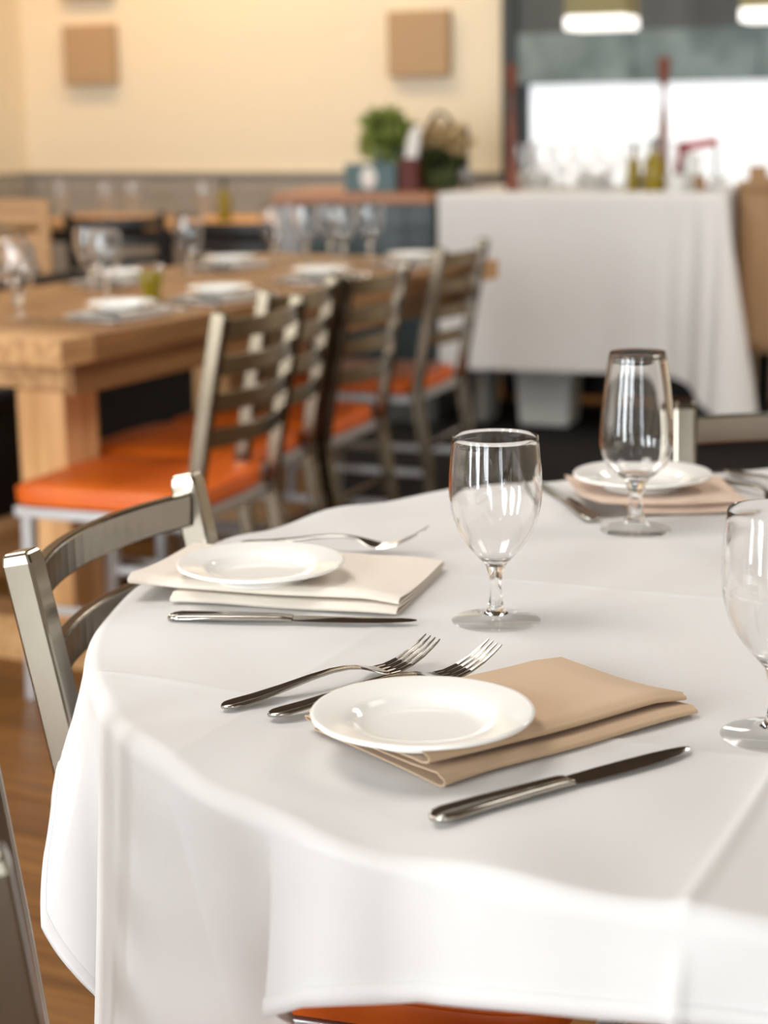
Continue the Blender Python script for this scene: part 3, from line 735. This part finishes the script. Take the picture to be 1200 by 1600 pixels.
# ------------------------------------------------------------------ buffet table under a white cloth
B0 = Vector((.222, 6.900, 0)); BA = math.atan2(6.533-6.900, 1.198-.222); BL, BD, BH = 1.043, .70, .88
bt = empty('buffet_table', B0, BA, 'buffet table with dark legs hidden under the long white cloth', 'table')
MB().box(.008, BL-.008, .008, BD, BH-.035, BH-.003).build('tabletop', 'oak', bt, bevel=.003)
for x in (.08, BL-.08):
    for y in (.08, BD-.08):
        MB().box(x-.02, x+.02, y-.02, y+.02, 0, BH-.035).build('leg', 'black', bt, bevel=.003)
MB().box(.06, BL-.06, BD-.06, BD-.04, .05, BH-.04).build('shade_panel', 'black', bt)  # added black panel in place of the shade beneath the buffet
# cloth: three hanging sides
path = []
for q in np.linspace(0, 1, 40): path.append((0, BD*(1-q), -1, 0))
for a in np.linspace(0, 1, 10)[1:-1]: path.append((0, 0, -math.cos(a*math.pi/2), -math.sin(a*math.pi/2)))
for q in np.linspace(0, 1, 120): path.append((BL*q, 0, 0, -1))
for a in np.linspace(0, 1, 14)[1:-1]: path.append((BL, 0, math.sin(a*math.pi/2), -math.cos(a*math.pi/2)))
for q in np.linspace(0, 1, 40): path.append((BL, BD*q, 1, 0))
P = np.array(path); nP = len(P); sarc = np.cumsum(np.r_[0, np.hypot(*(np.diff(P[:, :2]+.01*P[:, 2:], axis=0)).T)])
ic0 = 40+4; ic1 = 40+8+120+6
dc0 = np.abs(np.arange(nP)-ic0); 
dist1 = np.abs(sarc-sarc[ic1]); dist0 = np.abs(sarc-sarc[ic0])
drop = .635+.125*np.exp(-(dist1/.10)**2)+.02*np.exp(-(dist0/.10)**2)
flare = .012+.105*np.exp(-(dist1/.085)**2)-.008*np.exp(-(dist0/.1)**2)
foldw = .003*np.sin(sarc*14)+.0015*np.sin(sarc*31+1)+.022*np.exp(-(dist1/.16)**2)*np.sin(sarc*75)
NZ = 40; VV = []
xin = P[:, 0]+.0; yin = P[:, 1]
ins = .03
VV.append(np.stack([np.clip(xin, ins, BL-ins), np.clip(yin, ins, BD), np.full(nP, BH)], -1))
for k in range(NZ+1):
    q = k/NZ; s_ = q*drop
    out = .004+flare*q+foldw*q**.8
    zz = BH+.0005-.004*(1-math.exp(-q*60))-s_
    VV.append(np.stack([P[:, 0]+P[:, 2]*out, P[:, 1]+P[:, 3]*out, zz], -1))
V = np.concatenate(VV); i, j = np.meshgrid(np.arange(NZ+1), np.arange(nP-1), indexing='ij')
Q = np.stack([i*nP+j, (i+1)*nP+j, (i+1)*nP+j+1, i*nP+j+1], -1).reshape(-1, 4)
bc = empty('buffet_cloth', B0, BA, 'long white cloth hanging to near the floor over the buffet table', 'tablecloth')
np_mesh('draped_sides', V, Q, 'buffet_linen', bc)
MB().box(.0, BL, .0, BD, BH-.0015, BH+.0012).build('top_sheet', 'buffet_linen', bc, bevel=.001)
ZB = BH+.0015
def on_buf(x, y, z=None):
    c, s_ = math.cos(BA), math.sin(BA); return (B0.x+x*c-y*s_, B0.y+x*s_+y*c, ZB if z is None else z)
def mill(loc, h, label):
    t = empty('pepper_mill', loc, 0, label, 'pepper mill', 'tall turned pepper mills on the buffet'); k = h/.47
    MB().lathe([(a, z*k) for a, z in catmull([(0, 0), (.026, 0), (.027, .01), (.024, .05), (.018, .10), (.0155, .16), (.017, .20), (.0145, .25), (.008, .31), (.0065, .345), (.008, .365), (0, .366)], 4)], 28).build('body', 'mill', t, smooth=60)
    MB().lathe([(a, z*k) for a, z in catmull([(0, .367), (.010, .367), (.016, .38), (.022, .42), (.024, .45), (.021, .462), (.008, .466), (.006, .475), (0, .477)], 4)], 28).build('head', 'mill', t, smooth=60)
mill((.500, 7.03, ZB), .46, 'tall dark red wooden pepper mill in front of the dark column')
mill((1.045, 6.92, ZB), .475, 'tall dark red wooden pepper mill behind the olive oil bottles')
oil_bottle((.995, 6.80, ZB), .195, .036, 'larger olive oil bottle on the buffet in front of the pepper mill')
oil_bottle((.930, 6.86, ZB), .175, .024, 'smaller olive oil bottle on the buffet, left of the larger one')
# plates stacked on the buffet
for (x, y, n_), lb in zip([(.27, .36, 5), (.50, .30, 5), (.68, .34, 5)], ['left', 'middle', 'right']):
    for k in range(n_):
        pp = plate(on_buf(x, y, ZB+k*.0105), 'plate %s from the bottom in the %s white plate stack on the buffet' % (['one', 'two', 'three', 'four', 'five'][k], lb), 'stacked plates on the buffet', src=p1)
gb = 'wine glasses lined up on the buffet'; n_ = 0
for row, (y, xs, word) in enumerate([(.50, np.linspace(.16, .80, 8), 'front'), (.61, np.linspace(.20, .76, 7), 'back')]):
    for k, x in enumerate(xs):
        goblet(on_buf(x, y), 'clear goblet in the %s row on the buffet, %s from the left' % (word, ['first', 'second', 'third', 'fourth', 'fifth', 'sixth', 'seventh', 'eighth'][k]), gb, src=g1)
# red stand and small crockery at the right end
rd = empty('red_stand', on_buf(.80, .40), BA, 'red enamel stand with a thin dark rod on the buffet', 'stand')
MB().bar([(.0, 0, .0), (.004, 0, .05), (.02, 0, .12), (.025, 0, .165)], .045, .036, (0, 1, 0)).build('upright', 'red', rd, bevel=.004)
MB().bar([(.0, 0, .150), (.075, 0, .158), (.145, 0, .170)], .045, .032, (0, 1, 0)).build('top_arm', 'red', rd, bevel=.004)
MB().tube([(.140, 0, 0), (.140, 0, .16)], .005, 8).build('rod', 'black', rd)
MB().box(-.02, .16, -.025, .025, 0, .006).build('foot_plate', 'red', rd, bevel=.002)
cn = empty('white_canister', on_buf(.865, .32), BA, 'white canister standing under the red arm on the buffet', 'canister')
MB().lathe([(0, 0), (.032, 0), (.034, .004), (.034, .11), (.030, .115), (0, .115)], 28).build('body', 'whitebox', cn, smooth=40)
MB().lathe([(0, .116), (.031, .116), (.031, .126), (.012, .130), (0, .130)], 28).build('lid', 'whitebox', cn, smooth=40)
def pot(x, y, rr, h, m, name, label):
    t = empty(name, on_buf(x, y), BA, label, 'pot')
    MB().lathe([(0, 0), (rr*.8, 0), (rr*.85, .003), (rr, h*.9), (rr*1.04, h), (rr*.92, h), (rr*.8, h*.2), (0, h*.15)], 28).build('body', m, t, smooth=40)
    MB().lathe([(rr*1.0, h*.86), (rr*1.07, h*.88), (rr*1.07, h*.96), (rr*1.0, h*.98)], 28).build('rim_band', m, t, smooth=40)
pot(.845, .16, .040, .06, 'whitebox', 'sauce_bowl', 'small white bowl in front of the red stand')
pot(.925, .18, .022, .055, 'brownjar', 'spice_pot', 'small brown pot beside the white bowl on the buffet')
pot(.975, .28, .030, .05, 'whitebox', 'cream_cup', 'small pale cup near the right end of the buffet')
# kraft-brown cabinet to the right of the buffet
kc = empty('brown_cabinet', (1.278, 6.655, 0), BA, 'plain tan-brown wooden cabinet cut by the right picture edge', 'cabinet')
MB().box(0, .60, 0, .5, .31, .89).build('body', 'kraft', kc, bevel=.004)
MB().box(-.012, .612, -.012, .512, .89, .915).build('top', 'kraft', kc, bevel=.004)
dr = MB().box(.03, .57, -.014, 0, .34, .87).build('door', 'kraft', kc, bevel=.003)
MB().tube([(.52, -.014, .58), (.52, -.035, .58), (.52, -.035, .68), (.52, -.014, .68)], .005, 8).build('handle', 'black', dr)
for x in (.03, .57):
    for y in (.03, .47): MB().box(x-.025, x+.025, y-.025, y+.025, 0, .31).build('leg', 'black', kc, bevel=.003)
bj = empty('brown_box', (1.36, 6.74, .915), BA, 'small brown cardboard box on the tan cabinet', 'box')
MB().box(-.03, .03, -.025, .025, 0, .045).build('carton', 'kraft', bj, bevel=.002)
MB().box(-.031, .031, -.026, .026, .045, .052).build('lid', 'kraft', bj, bevel=.002)
mt = empty('shade_mat', B0, BA, 'added black mat standing in for shade before and under the buffet', 'mat')  # added dark sheet that blackens the floor where shade lies
MB().box(-.25, 2.2, -1.7, .75, .0005, .006).build('mat_sheet', 'mat_shade', mt, bevel=.002, seg=1)
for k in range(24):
    MB().box(-.22+k*.1, -.18+k*.1, -1.68, .73, .006, .0085).build('rib', 'mat_shade', mt)
# white tubs under the buffet
for (x, y, sx, sz, lb) in ((.385, 7.10, .10, .20, 'narrow white tub on the floor under the buffet'), (.635, 6.98, .215, .20, 'wide white tub on the floor under the buffet')):
    t = empty('white_tub', (x, y, .0086), BA, lb, 'tub', 'white tubs under the buffet')
    rings = [[(sx/2*q*a, .09*q*c, z) for a, c in ((-1, -1), (1, -1), (1, 1), (-1, 1))] for z, q in ((0, .88), (sz, 1))]
    MB().loft(rings).build('body', 'whitebox', t, bevel=.008)
    MB().box(-sx/2-.008, sx/2+.008, -.098, .098, sz, sz+.015).build('lid', 'whitebox', t, bevel=.004)

# ------------------------------------------------------------------ pendant lamps over the buffet
def pendant(loc, label, power):
    t = empty('pendant_lamp', loc, BA, label, 'lamp', 'pendant lamps over the buffet')
    b = MB(); 
    rings = [[(q*.112*a, q*.112*c, z) for a, c in ((-1, -1), (1, -1), (1, 1), (-1, 1))] for z, q in ((.05, 1), (.20, .92))]
    b.loft(rings); b.build('shade', 'olive_shade', t, bevel=.004)
    MB().box(-.112, .112, -.112, .112, 0, .048).build('diffuser', 'lampglow', t, bevel=.008)
    MB().tube([(0, 0, .20), (0, 0, CEIL-loc[2])], .004, 8).build('cord', 'black', t)
pendant((.815, 6.9, 1.452), 'pendant lamp with an olive shade and white glowing base above the buffet', 10)
pendant((1.440, 6.9, 1.470), 'pendant lamp with a white glowing base at the top right picture corner', 10)
